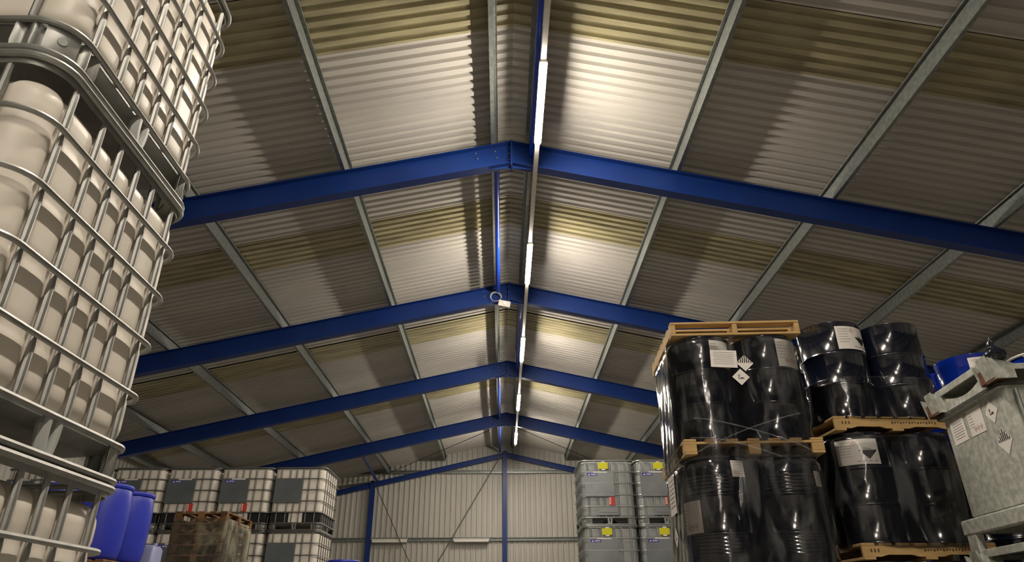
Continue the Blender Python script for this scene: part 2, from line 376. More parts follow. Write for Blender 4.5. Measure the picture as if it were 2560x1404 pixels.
def bottle_mesh(m, bottom=.142, lobe=.020, top=1.085):
    hx, hy, r = .482, .580, .10
    o = fine_outline(hx, hy, r); n = len(o); nrm = []
    for i in range(n):
        t = (o[(i + 1) % n] - o[i - 1]).normalized(); nrm.append(Vector((t.y, -t.x)))
    def groove(p, nn):
        g = 0
        bars_, t = (VX, p.x) if abs(nn.y) > .97 else (VY, p.y) if abs(nn.x) > .97 else (None, 0)
        if bars_ is None: return 0
        for v in bars_: g = max(g, 1.35 * math.exp(-((t - v) / .013) ** 2))
        for a_, c_ in zip(bars_[:-1], bars_[1:]):        # pillar-like bulge between two bars
            if a_ <= t <= c_:
                x_ = abs((t - (a_ + c_) / 2) / ((c_ - a_) / 2)); return g + .62 * (1 - math.sqrt(max(0, 1 - x_ ** 2.6)))
        e_ = (abs(t) - bars_[-1]) / .07
        return g + .62 * max(0, 1 - e_) ** 2
    gr = [groove(p, q) for p, q in zip(o, nrm)]
    zs = []
    R = .075 if top < 1.12 else .045
    for k in range(6): a = PI / 2 * k / 5; zs.append((bottom + R * .8 * (1 - math.sin(a)), R * .8 * (1 - math.cos(a)), 0.0))
    zs = zs[::-1]
    z = bottom + R * .8
    body = []
    while z < top - R: body.append(z); z += .02
    rings = [(zz, ins, min(1, (5 - 0) / 5 if False else 1) * (.3 + .7 * (i / 5))) for i, (zz, ins, _) in enumerate(zs)]
    rings += [(zz, .006 * max(math.exp(-((zz - h) / .02) ** 2) for h in HZ), 1) for zz in body[1:]]
    for k in range(7): a = PI / 2 * k / 6; rings.append((top - R + R * math.sin(a), R * (1 - math.cos(a)), 1 - .75 * k / 6))
    b = MB()
    R3 = []
    for (zz, ins, ga) in rings:
        R3.append([(p.x - q.x * (ins + lobe * g * ga), p.y - q.y * (ins + lobe * g * ga), zz) for p, q, g in zip(o, nrm, gr)])
    b.loft(R3, True, m, caps=True, smooth=True); return b
def ibc(name, label, variant, loc, rz, group):
    t = thing(name, label, 'bulk container', loc, rz, group)
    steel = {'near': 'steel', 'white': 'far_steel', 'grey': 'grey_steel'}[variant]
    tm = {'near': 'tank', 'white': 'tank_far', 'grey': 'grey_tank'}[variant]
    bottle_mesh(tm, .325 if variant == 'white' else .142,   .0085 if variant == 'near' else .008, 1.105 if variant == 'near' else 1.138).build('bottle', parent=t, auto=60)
    if variant == 'white':       # outlet block between black corner pads under the bottle
        b = MB(); b.bbox(-.13, -.574, .145, .13, .57, .345, .01, tm); b.build('sump', parent=t)
        for sx in (-1, 1):
            b = MB(); b.bbox(.135 if sx > 0 else -.48, -.565, .142, .48 if sx > 0 else -.135, .565, .335, .01, 'black_plastic'); b.build('support_pad', parent=t)
    ring = rounded(.503, .600, .12, 8)
    for z in HZ:
        b = MB(); b.tube([(x * 1.008, y * 1.006, z) for x, y in ring], .0098, 8, True, steel); b.build('horizontal_tube', parent=t)
    b = MB(); b.tube([(x, y, RIM) for x, y in ring], .0125, 8, True, steel)
    b.loft([[(x * s, y * s, z) for x, y in ring] for s, z in ((.985, RIM - .002), (.985, RIM - .03), (.98, RIM - .03), (.98, RIM - .002))], True, steel, loop=True); b.build('top_rim', parent=t)
    zz = []; sc_ = []
    zl = [BASE + .005] + sorted(HZ) + [RIM - .012]
    for i in range(len(zl) - 1):
        a, c = zl[i], zl[i + 1]
        for f_, s_ in ((0, .72), (.08, .75), (.15, 1.0), (.5, 1.05), (.85, 1.0), (.92, .75)): zz.append(a + (c - a) * f_); sc_.append(s_)
    zz.append(zl[-1]); sc_.append(.72)
    def bar(x, y, nx, ny):
        b = MB(); s2 = [(s_, 1.12) if abs(nx) > .5 else (1.12, s_) for s_ in sc_]
        b.tube([(x - nx * .009, y - ny * .009, z) for z in zz], .0105, 8, m=steel, scale=s2); b.build('vertical_bar', parent=t)
    for v in VX:
        for s in (-1, 1): bar(v, s * .595, 0, s)
    for v in VY:
        for s in (-1, 1): bar(s * .495, v, s, 0)
    # base: ring, plate, skid ring, feet
    b = MB()
    out_ = rounded(.503, .600, .12, 8)
    b.tube([(x, y, BASE) for x, y in out_], .0115, 8, True, steel); b.build('base_ring', parent=t)
    b = MB(); inn = rounded(.485, .585, .13, 8)
    b.loft([[(x, y, BASE + .008) for x, y in inn], [(x, y, BASE - .012) for x, y in inn], [(x * .86, y * .88, BASE - .035) for x, y in inn], [(x * .5, y * .55, BASE - .035) for x, y in inn], [(x * .45, y * .5, BASE - .015) for x, y in inn]], True, 'plate_steel', caps=True, smooth=False)
    b.build('base_plate', parent=t)
    b = MB(); b.tube([(x, y, .012) for x, y in out_], .011, 8, True, steel)
    b.loft([[(x * s, y * s, z) for x, y in out_] for s, z in ((.985, .002), (.90, .002), (.90, .010), (.985, .010))], True, steel, loop=True)
    b.build('skid_ring', parent=t)
    for sx in (-1, 1):
        for sy in (-1, 1):
            b = MB(); pts = []; r = .135
            n = 40
            for k in range(n + 1):
                u = k / n
                a = -.18 + 1.36 * u          # run past the quarter circle on both sides
                wav = .010 * (math.cos(u * PI * 10) if (u < .32 or u > .68) else .6)
                if a < 0: px, py, nx, ny = r, a * r * PI / 2, 1, 0
                elif a > 1: px, py, nx, ny = -(a - 1) * r * PI / 2, r, 0, 1
                else: px, py, nx, ny = r * math.cos(a * PI / 2), r * math.sin(a * PI / 2), math.cos(a * PI / 2), math.sin(a * PI / 2)
                pts.append((sx * (.498 - r + px + nx * (wav - .004)), sy * (.598 - r + py + ny * (wav - .004)), sx * nx, sy * ny))
            rows = []
            for z, ins in ((BASE - .004, .0), (BASE - .02, .0), (.045, .0), (.022, .006)): rows.append([(x - nx * ins, y - ny * ins, z) for x, y, nx, ny in pts])
            rows += [[(x - nx * (ins + .004), y - ny * (ins + .004), z) for x, y, nx, ny in pts] for z, ins in ((.022, .006), (.045, 0), (BASE - .02, 0), (BASE - .004, 0))]
            b.loft(rows, False, 'plate_steel' if variant == 'near' else steel, smooth=True)
            ft = b.build('corner_foot', parent=t, auto=50)
            b = MB(); mx, my = sx * (.498 - r + .707 * (r + .004)), sy * (.598 - r + .707 * (r + .004))
            d = Vector((sx, sy, 0)).normalized()
            b.tube([(mx - d.x * .006, my - d.y * .006, .075), (mx + d.x * .0015, my + d.y * .0015, .075)], .015, 14, m='grey_plastic'); b.build('plug', parent=ft)
    for (x, y, ax) in ((0, -.585, 0), (0, .585, 0), (.485, 0, 1), (-.485, 0, 1)):
        b = MB()
        for s in (-1, 1):
            dx, dy = (s * .028, 0) if ax == 0 else (0, s * .028)
            b.tube([(x + dx, y + dy, BASE - .008), (x + dx, y + dy, .09), (x + dx * .9, y + dy * .9, .06), (x + dx * .6, y + dy * .6, .018)], .022, 10, m='grey_plastic' if variant == 'near' else steel)
        b.box(x - (.05 if ax == 0 else .012), y - (.012 if ax == 0 else .05), BASE - .03, x + (.05 if ax == 0 else .012), y + (.012 if ax == 0 else .05), BASE - .01, 'plate_steel')
        b.build('middle_foot', parent=t)
    if variant != 'near':        # front plate and stickers (front is -y)
        fy = -.612
        pm = 'slate' if variant == 'white' else 'grey_plate'
        b = MB(); b.bbox(-.45 if variant == 'white' else -.43, fy, .50, .08 if variant == 'white' else .12, fy + .006, .955, .002, pm)
        for q in range(2): b.box(-.42, fy - .0006, .66 + .13 * q, .07, fy - .0001, .661 + .13 * q, pm)
        b.build('identification_plate', parent=t)
        if label.find('plain grey plate') < 0:
            b = MB(); b.box(-.38, fy - .0016, .875, -.19, fy - .0008, .925, 'logo')
            b.add([(-.365, fy - .003, .885), (-.34, fy - .003, .915), (-.315, fy - .003, .885)], [(0, 1, 2)], 'white')
            for q in range(5): b.box(-.30 + q * .02, fy - .0026, .886, -.288 + q * .02, fy - .0018, .914, 'white')
            b.build('logo_sticker', parent=t)['label'] = 'blue sticker'
            b = MB(); b.box(-.26, fy - .0016, .93, .0, fy - .0008, .952, 'white'); b.build('strip_sticker', parent=t)
            b = MB(); b.bbox(.0, fy, .345, .11, fy + .003, .49, .001, 'red')
            b.box(.005, fy - .001, .36, .035, fy - .0003, .48, 'white'); b.box(.012, fy - .0016, .37, .022, fy - .0012, .47, 'red')
            b.build('warning_tag', parent=t)['label'] = 'red tag'
        if variant == 'grey':
            b = MB(); b.bbox(-.16, fy, 1.0, .02, fy + .003, 1.115, .001, 'yellow'); b.box(-.10, fy - .0005, 1.115, -.03, fy + .003, 1.14, 'white'); b.box(-.10, fy - .0005, .975, -.03, fy + .003, 1.0, 'white')
            b.build('yellow_sticker', parent=t)['label'] = 'yellow square sticker'
            b = MB(); b.bbox(-.23, fy + .002, .17, .17, fy + .018, .315, .004, 'grey_plate'); b.box(-.2, fy + .0, .215, .14, fy + .003, .222, 'slate'); b.build('outlet_cover', parent=t)
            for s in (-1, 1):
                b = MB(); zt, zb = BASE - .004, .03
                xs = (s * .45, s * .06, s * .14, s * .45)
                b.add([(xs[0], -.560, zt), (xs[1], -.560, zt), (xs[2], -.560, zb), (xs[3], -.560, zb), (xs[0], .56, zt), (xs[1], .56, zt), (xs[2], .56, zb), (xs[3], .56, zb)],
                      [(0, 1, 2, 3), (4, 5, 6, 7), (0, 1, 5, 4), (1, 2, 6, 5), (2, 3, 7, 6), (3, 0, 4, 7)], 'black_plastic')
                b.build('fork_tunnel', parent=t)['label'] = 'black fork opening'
    return t
LV = ['bottom layer', 'second layer', 'third layer', 'top layer']
PZ = 1.17
G = 'white caged tanks stacked close at left'
near = ibc('bulk_container', 'huge white caged tank at upper left, cut by the top of the photo', 'near', (-1.99, 2.116, 3 * PZ), -PI / 2, G)
dup(near, (-1.99, 2.116, 2 * PZ), label='large white caged tank filling the left edge, whole height seen')
dup(near, (-1.99, 2.116, PZ), label='white caged tank at bottom left corner, only its top seen, beside blue plastic drums')
dup(near, (-1.99, 2.116, 0), label='white caged tank on floor at the bottom of the near left stack')
G = 'white bulk containers in far left row'
cx0 = -3.42 - .5
names = ['first from right', 'second from right', 'third from right', 'fourth from right', 'fifth from right', 'sixth from right']
wp = ibc('bulk_container', 'white caged tank with plain grey plate, far left row, %s, top layer' % names[0], 'white', (cx0, 14.2, 3 * PZ), 0, G)
for l in range(3): dup(wp, (cx0 + random.uniform(-.01, .01), 14.2, l * PZ), label='white caged tank with plain grey plate, far left row, %s, %s' % (names[0], LV[l]))
wl = None
for c in range(1, 6):
    for l in (3, 2, 1, 0):
        lab = 'white caged tank with blue sticker, far left row, %s, %s' % (names[c], LV[l]); L_ = (cx0 - 1.03 * c, 14.2 + random.uniform(-.015, .015), l * PZ)
        if wl is None: wl = ibc('bulk_container', lab, 'white', L_, 0, G)
        else: dup(wl, L_, label=lab)
G = 'grey bulk containers in far right row'
gp = None
for c, xx in enumerate((1.97, 3.01)):
    for l in (3, 2, 1, 0):
        lab = 'grey caged tank with yellow square sticker, %s, %s' % (['left of two far right stacks', 'right of two far right stacks'][c], LV[l])
        L_ = (xx, 13.66, l * PZ)
        if gp is None: gp = ibc('bulk_container', lab, 'grey', L_, 0, G)
        else: dup(gp, L_, label=lab)

# ------------------------------------------------------------------ drums, pallets, labels
def drum_profile(R, H, beads):
    hoops = [H * .34, H * .665]
    pr = [(R - .02, .012), (R - .004, 0), (R + .004, .004), (R + .004, .012), (R - .001, .018)]
    pts = []
    for h in hoops:
        pts += [(h - .018, 0), (h - .010, .006), (h - .004, .0105), (h + .004, .0105), (h + .010, .006), (h + .018, 0)]
    if beads:
        for base_, sg in ((hoops[0], -1), (hoops[1], 1)):
            for q in range(5):
                z = base_ + sg * (.042 + q * .027)
                pts += [(z - .012, 0), (z - .005, .0045), (z + .005, .0045), (z + .012, 0)]
    pts.sort()
    pr += [(R + d, z) for z, d in pts]
    pr += [(R - .001, H - .02), (R + .004, H - .013), (R + .004, H - .003), (R - .003, H), (R - .010, H - .003), (R - .012, H - .016), (R - .03, H - .018)]
    return pr
DR, DH = .283, .905
def cyl_map(R, ang0, zc, tilt=0):
    def f(u, v, d):     # u right along surface, v up, as seen from outside
        uu = u * math.cos(tilt) - v * math.sin(tilt); vv = u * math.sin(tilt) + v * math.cos(tilt)
        a = ang0 + uu / R; r = R + d
        return (r * math.cos(a), r * math.sin(a), zc + vv)
    return f
def flat_map(o, ex, ez, nrm):
    o, ex, ez, nrm = map(Vector, (o, ex, ez, nrm))
    return lambda u, v, d: tuple(o + ex * u + ez * v + nrm * d)
def rect(b, f, u0, v0, u1, v1, m, d, n=1):
    vs = []; fs = []
    for i in range(n + 1):
        u = u0 + (u1 - u0) * i / n; vs += [f(u, v0, d), f(u, v1, d)]
    for i in range(n): fs.append((2 * i, 2 * i + 2, 2 * i + 3, 2 * i + 1))
    b.add(vs, fs, m)
def poly(b, f, pts, m, d): b.add([f(u, v, d) for u, v in pts], [tuple(range(len(pts)))], m)
def span(b, f, pts, m, d, n=12):        # convex outline cut into narrow upright strips so that it follows a curved drum
    us = sorted(set([p[0] for p in pts] + [min(p[0] for p in pts) + (max(p[0] for p in pts) - min(p[0] for p in pts)) * k / n for k in range(n + 1)]))
    rows = []
    for u in us:
        vs = []
        for i in range(len(pts)):
            (a, va), (c, vc) = pts[i], pts[(i + 1) % len(pts)]
            if min(a, c) - 1e-9 <= u <= max(a, c) + 1e-9:
                if abs(a - c) < 1e-9: vs += [va, vc]
                else: vs.append(va + (vc - va) * (u - a) / (c - a))
        rows.append((u, min(vs), max(vs)))
    V = []
    for u, lo, hi in rows: V += [f(u, lo, d), f(u, hi, d)]
    b.add(V, [(2 * i, 2 * i + 2, 2 * i + 3, 2 * i + 1) for i in range(len(rows) - 1)], m)
def diamond(b, f, u, v, s, m, d): span(b, f, [(u - s, v), (u, v - s), (u + s, v), (u, v + s)], m, d)
def sheet_label(b, f, w_, h_, n=12, style='text', d=.002):
    rect(b, f, -w_ / 2, -h_ / 2, w_ / 2, h_ / 2, 'white', d, n)
    e = d + .0012
    if style in ('text', 'ghs', 'corrosive'):
        rows = 7
        for r in range(rows):
            v = h_ / 2 - h_ * (.14 + .11 * r); ww = w_ * random.uniform(.3, .42)
            if style == 'text':
                rect(b, f, -w_ * .4 + (w_ * .4 - ww) * .8, v, w_ * .4 - (w_ * .4 - ww) * .8, v + h_ * .025, 'print', e, n)
            elif v > -h_ * .25: rect(b, f, -w_ * .44, v, -w_ * .44 + ww * .8, v + h_ * .02, 'print', e, n)
    if style == 'ghs':
        for q in range(3):
            u = -w_ * .16 + q * w_ * .20
            diamond(b, f, u, -h_ * .27, h_ * .11, 'palered', e); diamond(b, f, u, -h_ * .27, h_ * .085, 'white', e + .0006); diamond(b, f, u, -h_ * .27, h_ * .03, 'ink', e + .001)
    if style == 'corrosive':
        diamond(b, f, -w_ * .06, h_ * .32, h_ * .11, 'palered', e); diamond(b, f, -w_ * .06, h_ * .32, h_ * .085, 'white', e + .0006); rect(b, f, -w_ * .066, h_ * .29, -w_ * .054, h_ * .36, 'ink', e + .001)
        u, v, s = w_ * .24, h_ * .05, h_ * .36
        span(b, f, [(u - s, v), (u, v - s), (u + s, v)], 'ink', e)
        span(b, f, [(u - s * .5, v + .022), (u + s * .35, v + .012), (u + s * .35, v + .004), (u - s * .5, v + .010)], 'print', e)
        for q in range(4): rect(b, f, w_ * (-.05 + q * .13), -h_ * .40, w_ * (.03 + q * .13), -h_ * .36, 'print', e, 3)
def class9(b, f, u, v, s, d=.002):
    poly(b, f, [(u - s, v), (u, v - s), (u + s, v), (u, v + s)], 'white', d)
    for q in range(-3, 4):      # vertical bars over the upper half
        x = q * s * .235; hw = s * .062; top = s - abs(x) - s * .05
        if top > .01 * s: poly(b, f, [(u + x - hw, v + s * .04), (u + x + hw, v + s * .04), (u + x + hw, v + top), (u + x - hw, v + top)], 'ink', d + .0012)
def env_diamond(b, f, u, v, s, d=.002):
    poly(b, f, [(u - s, v), (u, v - s), (u + s, v), (u, v + s)], 'white', d); e = d + .0012; q = s * .1
    poly(b, f, [(u - 2.6 * q, v - 1.6 * q), (u - 1.9 * q, v - 1.6 * q), (u - 1.9 * q, v + 3.4 * q), (u - 2.4 * q, v + 3.4 * q)], 'ink', e)      # bare tree
    poly(b, f, [(u - 2.2 * q, v + .6 * q), (u - 2.0 * q, v + .2 * q), (u - .3 * q, v + 2.4 * q), (u - .6 * q, v + 2.6 * q)], 'ink', e)
    poly(b, f, [(u - 2.3 * q, v + 1.2 * q), (u - 2.2 * q, v + .8 * q), (u - 3.9 * q, v + 2.2 * q), (u - 3.7 * q, v + 2.5 * q)], 'ink', e)
    poly(b, f, [(u - 3.4 * q, v - 2.2 * q), (u + 3.6 * q, v - 2.2 * q), (u + 2.8 * q, v - 1.5 * q), (u - 2.6 * q, v - 1.5 * q)], 'ink', e)      # ground
    poly(b, f, [(u - .4 * q, v - .9 * q), (u + 1.0 * q, v - 1.5 * q), (u + 2.6 * q, v - .9 * q), (u + 3.4 * q, v - 1.5 * q), (u + 3.4 * q, v - .1 * q), (u + 2.6 * q, v - .7 * q), (u + 1.0 * q, v - .2 * q)], 'ink', e)

_dm = {}
def drum(label, loc, m='black_drum', beads=False, labels=(), group=None, ring=False, H=DH):
    t = thing('steel_drum', label, 'drum', loc, 0, group)
    key = (m, beads, H)
    if key not in _dm:
        b = MB(); b.lathe(drum_profile(DR, H, beads), 64, m=m); o = b.build('body', parent=t, auto=50)
        b = MB(); b.lathe([(DR - .03, H - .019), (DR - .05, H - .012), (0.02, H - .012)], 48, m=m)
        b.tube([(.18, 0, H - .014), (.18, 0, H - .001)], .03, 14, m='galv'); b.tube([(-.19, 0, H - .014), (-.19, 0, H - .003)], .018, 12, m='galv')
        p = b.build('lid', parent=t); _dm[key] = (o.data, p.data)
    else:
        for nm, d in zip(('body', 'lid'), _dm[key]):
            o = bpy.data.objects.new(nm, d); col.objects.link(o); o.parent = t
    for (ang, zc, w_, h_, style, tilt) in labels:
        b = MB(); f = cyl_map(DR + .003, math.radians(ang), zc, math.radians(tilt)); sheet_label(b, f, w_, h_, 14, style); b.build('paper_label', parent=t)['label'] = 'white paper label'
    if ring:
        b = MB(); b.lathe([(DR + .002, H - .02), (DR + .014, H - .018), (DR + .018, H - .006), (DR + .012, H + .008), (DR - .006, H + .010)], 64, m='steel')
        b.tube([((DR + .03) * math.cos(a), (DR + .03) * math.sin(a), H - .03) for a in (3.6, 3.75, 3.9, 4.05)], .008, 8, m='steel'); b.build('closing_ring', parent=t)['label'] = 'shiny silver closing ring'
    return t

def pallet(kind, label, loc, rz, size, h, group, wood='wood', cat='pallet'):
    t = thing('wooden_pallet', label, cat, loc, rz, group); sx, sy = size[0] / 2, size[1] / 2
    bt = .021
    def bb(nm, *a):
        b = MB(); b.bbox(*a, .003, wood); return b.build(nm, parent=t)
    if kind == 'stringer':
        for y in [-sy + .05 + k * (2 * sy - .1) / 6 for k in range(7)]: bb('top_board', -sx, y - .05, h - bt, sx, y + .05, h)
        for x in (-sx + .022, 0, sx - .022): bb('stringer', x - .022, -sy + .003, bt + .0005, x + .022, sy - .003, h - bt - .0005)
        for y in (-sy + .05, -.2, .2, sy - .05): bb('bottom_board', -sx, y - .05, 0, sx, y + .05, bt)
    elif kind == 'skirt':         # long side boards on edge facing front, deck boards running away
        for k in range(8):
            x = -sx + .055 + k * (2 * sx - .11) / 7; bb('top_board', x - .055, -sy, h - bt, x + .055, sy, h)
        for y in (-sy + .012, 0, sy - .012):
            b = MB(); y0, y1 = y - .011, y + .011      # stringer with two shallow fork notches below
            prof = [(-sx, bt), (-sx, h - bt - .0005), (sx, h - bt - .0005), (sx, bt), (.42, bt), (.36, bt + .016), (.16, bt + .016), (.10, bt), (-.10, bt), (-.16, bt + .016), (-.36, bt + .016), (-.42, bt)]
            prof = [(x, z + .0005) if z < .03 else (x, z) for x, z in prof]
            b.loft([[(x, y0, z) for x, z in prof], [(x, y1, z) for x, z in prof]], True, wood, caps=True)
            if y < -.1:
                for u in (-.50, -.47, -.44): b.box(u, y0 - .0012, .055, u + .012, y0 - .0004, .082, 'stamp')
                for q in range(16): b.box(-.05 + q * .026, y0 - .0012, .06 + .004 * (q % 3), -.05 + q * .026 + .014, y0 - .0004, .08, 'stamp')
            b.build('stringer', parent=t)
        for x in (-sx + .05, 0, sx - .05): bb('bottom_board', x - .05, -sy, 0, x + .05, sy, bt)
    else:
        n = 7 if size[0] > 1 else 5
        for k in range(n):
            x = -sx + .05 + k * (2 * sx - .1) / (n - 1); bb('top_board', x - .05, -sy, h - bt, x + .05, sy, h)
        for y in (-sy + .05, 0, sy - .05): bb('cross_board', -sx, y - .05, h - 2 * bt - .0005, sx, y + .05, h - bt - .0005)
        for x in (-sx + .05, 0, sx - .05):
            for y in (-sy + .05, 0, sy - .05): bb('block', x - .05, y - .05, bt + .0005, x + .05, y + .05, h - 2 * bt - .001)
            bb('bottom_board', x - .05, -sy, 0, x + .05, sy, bt)
    return t
def stretch_film(label, loc, rz, half, r, z0, z1, m='film', amp=.008, seed=1, parts=()):
    rnd = random.Random(seed); t = thing('stretch_film', label, 'plastic wrap', loc, rz, 'plastic wraps around pallets')
    o = fine_outline(half[0], half[1], r, .03); n = len(o); rows = []
    ph = [rnd.uniform(0, 6.3) for _ in range(6)]; NZ = 26
    for i in range(NZ + 1):
        z = z0 + (z1 - z0) * i / NZ; row = []
        edge = .0 if 0 < i < NZ else .03
        for k in range(n):
            tn = (o[(k + 1) % n] - o[k - 1]).normalized(); nn = Vector((tn.y, -tn.x))
            s = k / n * 2 * PI
            d = amp * (math.sin(7 * s + 3 * z + ph[0]) * math.sin(9 * z + ph[1]) + .6 * math.sin(23 * s - 14 * z + ph[2]) + .35 * math.sin(51 * s + 21 * z + ph[3])) + amp - edge
            row.append((o[k].x + nn.x * d, o[k].y + nn.y * d, z))
        rows.append(row)
    b = MB(); b.loft(rows, True, m, smooth=True); b.build('film_skin', parent=t, auto=180)
    return t
LA = 1.03
PH, PS = .125, 1.13
AO = (2.09, 6.13); AR = math.radians(-3)
def rotp(o, a, x, y): return (o[0] + x * math.cos(a) - y * math.sin(a), o[1] + x * math.sin(a) + y * math.cos(a))
SA = [(-.283, -.283), (.283, -.283), (-.283, .283), (.283, .283)]
quad = ['front left', 'front right', 'back left', 'back right']
wrapA = 'black drums in nearer right stack'
def drum_layer(O, a, z, who, group, m='black_drum', beads=False, lab={}, H=DH, jitter=0, offs=SA):
    for q, (x, y) in enumerate(offs):
        X, Y = rotp(O, a, x, y)
        drum('%s %s, %s' % ('glossy black steel drum' if m == 'black_drum' else 'glossy blue steel drum', who, quad[q]), (X, Y, z), m, beads, lab.get(q, ()), group)
LH = PH + DH + .01          # layer height
zA = [0, LH, 2 * LH, 3 * LH]
for l, z in enumerate(zA):
    pallet('block', 'wooden pallet in left stack of black drums, %s' % ['lowest', 'second up', 'third up', 'the one under the top drums'][l], (AO[0], AO[1], z), AR, (PS, PS), PH, 'pallets under drums')
    lab = {}
    if l == 3:
        lab = {0: ((-66, .742, .20, .25, 'ghs', 0),), 1: ((-58, .742, .27, .255, 'ghs', 0),)}
    if l == 2:
        lab = {0: ((-66, .80, .13, .13, 'text', 2), (-160, .44, .24, .255, 'ghs', 0)), 1: ((-45, .72, .12, .12, 'text', 3),)}
    drum_layer(AO, AR, z + PH + .002, ['in lowest layer of left wrapped stack', 'in second layer of left wrapped stack', 'in lower visible layer of left wrapped stack', 'in top layer of left wrapped stack under pallet'][l], wrapA, beads=(l != 3), lab=lab)
pallet('stringer', 'pale wooden pallet lying on top of the left wrapped black drums', (AO[0] + .0, AO[1], 4 * LH), AR, (PS, PS), .128, 'pallets under drums')
fA = stretch_film('clear wrap around top layer of black drums, with white hazard stickers', (AO[0], AO[1], 0), AR, (.582, .582), .29, zA[3] - .04, 4 * LH - .012, amp=.003, seed=3)
b = MB(); f = flat_map((-.15, -.6, zA[3] + PH + .68), (1, 0, -.0), (0, 0, 1), (0, -1, 0))
rr = lambda u, v, d, f=f: f(u * .998 + v * .06, v - u * .06, d)
sheet_label(b, rr, .225, .155, 2, 'text', .002); b.build('paper_label', parent=fA)['label'] = 'white paper label'
b = MB(); g = lambda u, v, d, f=f: f(u + v * .05, v - u * .05, d)
class9(b, g, .175, -.035, .073); b.build('hazard_diamond', parent=fA)['label'] = 'white diamond with black stripes'
b = MB(); env_diamond(b, g, .13, -.16, .073); b.build('hazard_diamond', parent=fA)['label'] = 'white diamond with dead tree and fish'
for (u0, v0, u1, v1) in ((-.50, -.30, .42, .02), (-.46, .00, .50, -.30), (-.5, -.16, .2, -.34)):
    b = MB(); vs = []; n = 16
    for k in range(n + 1):
        t_ = k / n; u = u0 + (u1 - u0) * t_; v = v0 + (v1 - v0) * t_ + .03 * math.sin(t_ * PI); x = min(.3, max(-.3, u)); e = max(0, abs(u) - .3)
        y = -.592 - .006 + (.29 - math.sqrt(max(0, .29 ** 2 - e * e)))
        vs += [(u, y, zA[3] + .30 + v), (u, y - .002, zA[3] + .30 + v + .010)]
    b.add(vs, [(2 * k, 2 * k + 2, 2 * k + 3, 2 * k + 1) for k in range(n)], 'fold', True); b.build('film_fold', parent=fA)
fA2 = stretch_film('clear wrap around lower visible layer of left black drum stack', (AO[0], AO[1], 0), AR, (.584, .584), .28, zA[2] - .03, zA[3] - .03, amp=.004, seed=5)
b = MB(); f = flat_map((-.612, -.06, zA[2] + .80), (0, -1, 0), (0, 0, 1), (-1, 0, 0)); sheet_label(b, f, .28, .32, 2, 'text', .002); b.build('paper_label', parent=fA2)['label'] = 'white paper label'
b = MB(); env_diamond(b, f, -.02, -.34, .085); b.build('hazard_diamond', parent=fA2)['label'] = 'white diamond on left side'
stretch_film('clear wrap around second layer of left black drum stack', (AO[0], AO[1], 0), AR, (.584, .584), .28, zA[1] - .03, zA[2] - .04, amp=.008, seed=6)

# stack B
BO = (3.425, 6.42); BR = math.radians(3); zb0 = 2 * PH + .006
for q in range(2): pallet('block', 'spare wooden pallet under right stack of black drums, %s' % ['lower', 'upper'][q], (BO[0], BO[1], q * (PH + .002)), BR, (PS, PS), PH, 'pallets under drums')
for l in range(4):
    z = zb0 + l * LH
    pallet('skirt', 'wooden pallet in right stack of black drums, %s' % ['third up from floor', 'fourth up from floor', 'at bottom edge of photo', 'the one under the top drums'][l], (BO[0], BO[1], z), BR, (PS, PS), PH, 'pallets under drums')
    lab = {}
    if l == 3: lab = {0: ((-68, .74, .35, .225, 'corrosive', 0),), 1: (), 2: ((-172, .70, .3, .3, 'ghs', 0),)}
    if l == 2: lab = {0: ((-112, .735, .35, .215, 'corrosive', 0),)}
    drum_layer(BO, BR, z + PH + .002, ['in lowest layer of right stack', 'in second layer of right stack', 'in lower visible layer of right stack', 'in top layer of right stack'][l], 'black drums in right stack', lab=lab)
b = None
stretch_film('clear wrap around top black drums of right stack', (BO[0], BO[1], 0), BR, (.582, .582), .29, zb0 + 3 * LH + .10, zb0 + 3 * LH + .50, amp=.004, seed=11)
stretch_film('clear wrap around lower visible black drums of right stack', (BO[0], BO[1], 0), BR, (.584, .584), .28, zb0 + 2 * LH + .08, zb0 + 3 * LH - .03, amp=.004, seed=12)
# stamped words burnt into pallet edges of stack B are built as short dark marks
def stamp(O, a, z, us, text_w):
    b = MB(); f = flat_map((0, 0, 0), (1, 0, 0), (0, 0, 1), (0, -1, 0))
# stack C, blue drum and ring-closed drum behind the steel container
CO = (4.84, 6.55); CR = 0
for l in range(4):
    pallet('block', 'wooden pallet under blue drums behind steel container, %s' % ['at floor', 'second from floor', 'third from floor', 'highest'][l], (CO[0], CO[1], l * LH), CR, (PS, PS), PH, 'pallets under drums')
    for q, (x, y) in enumerate(SA):
        top = l == 3
        lb = ((-95, .755, .28, .21, 'text', 0),) if (top and q == 0) else ()
        dx, dy = ((-.02, 0), (.08, -.10), (-.02, 0), (.06, .0))[q]
        lab = ('blue steel drum with white label behind the steel container' if (top and q == 0) else 'blue steel drum with silver closing ring at right edge' if (top and q == 1) else '%s steel drum hidden in rear stack, %s, %s' % ('blue' if top else 'black', LV[l], quad[q]))
        drum(lab, (CO[0] + x * 1.0 + dx, CO[1] + y + dy, l * LH + PH + .002), 'blue_drum' if top else 'black_drum', labels=lb, group='blue drums behind container' if top else 'black drums low behind container', ring=(top and q == 1))

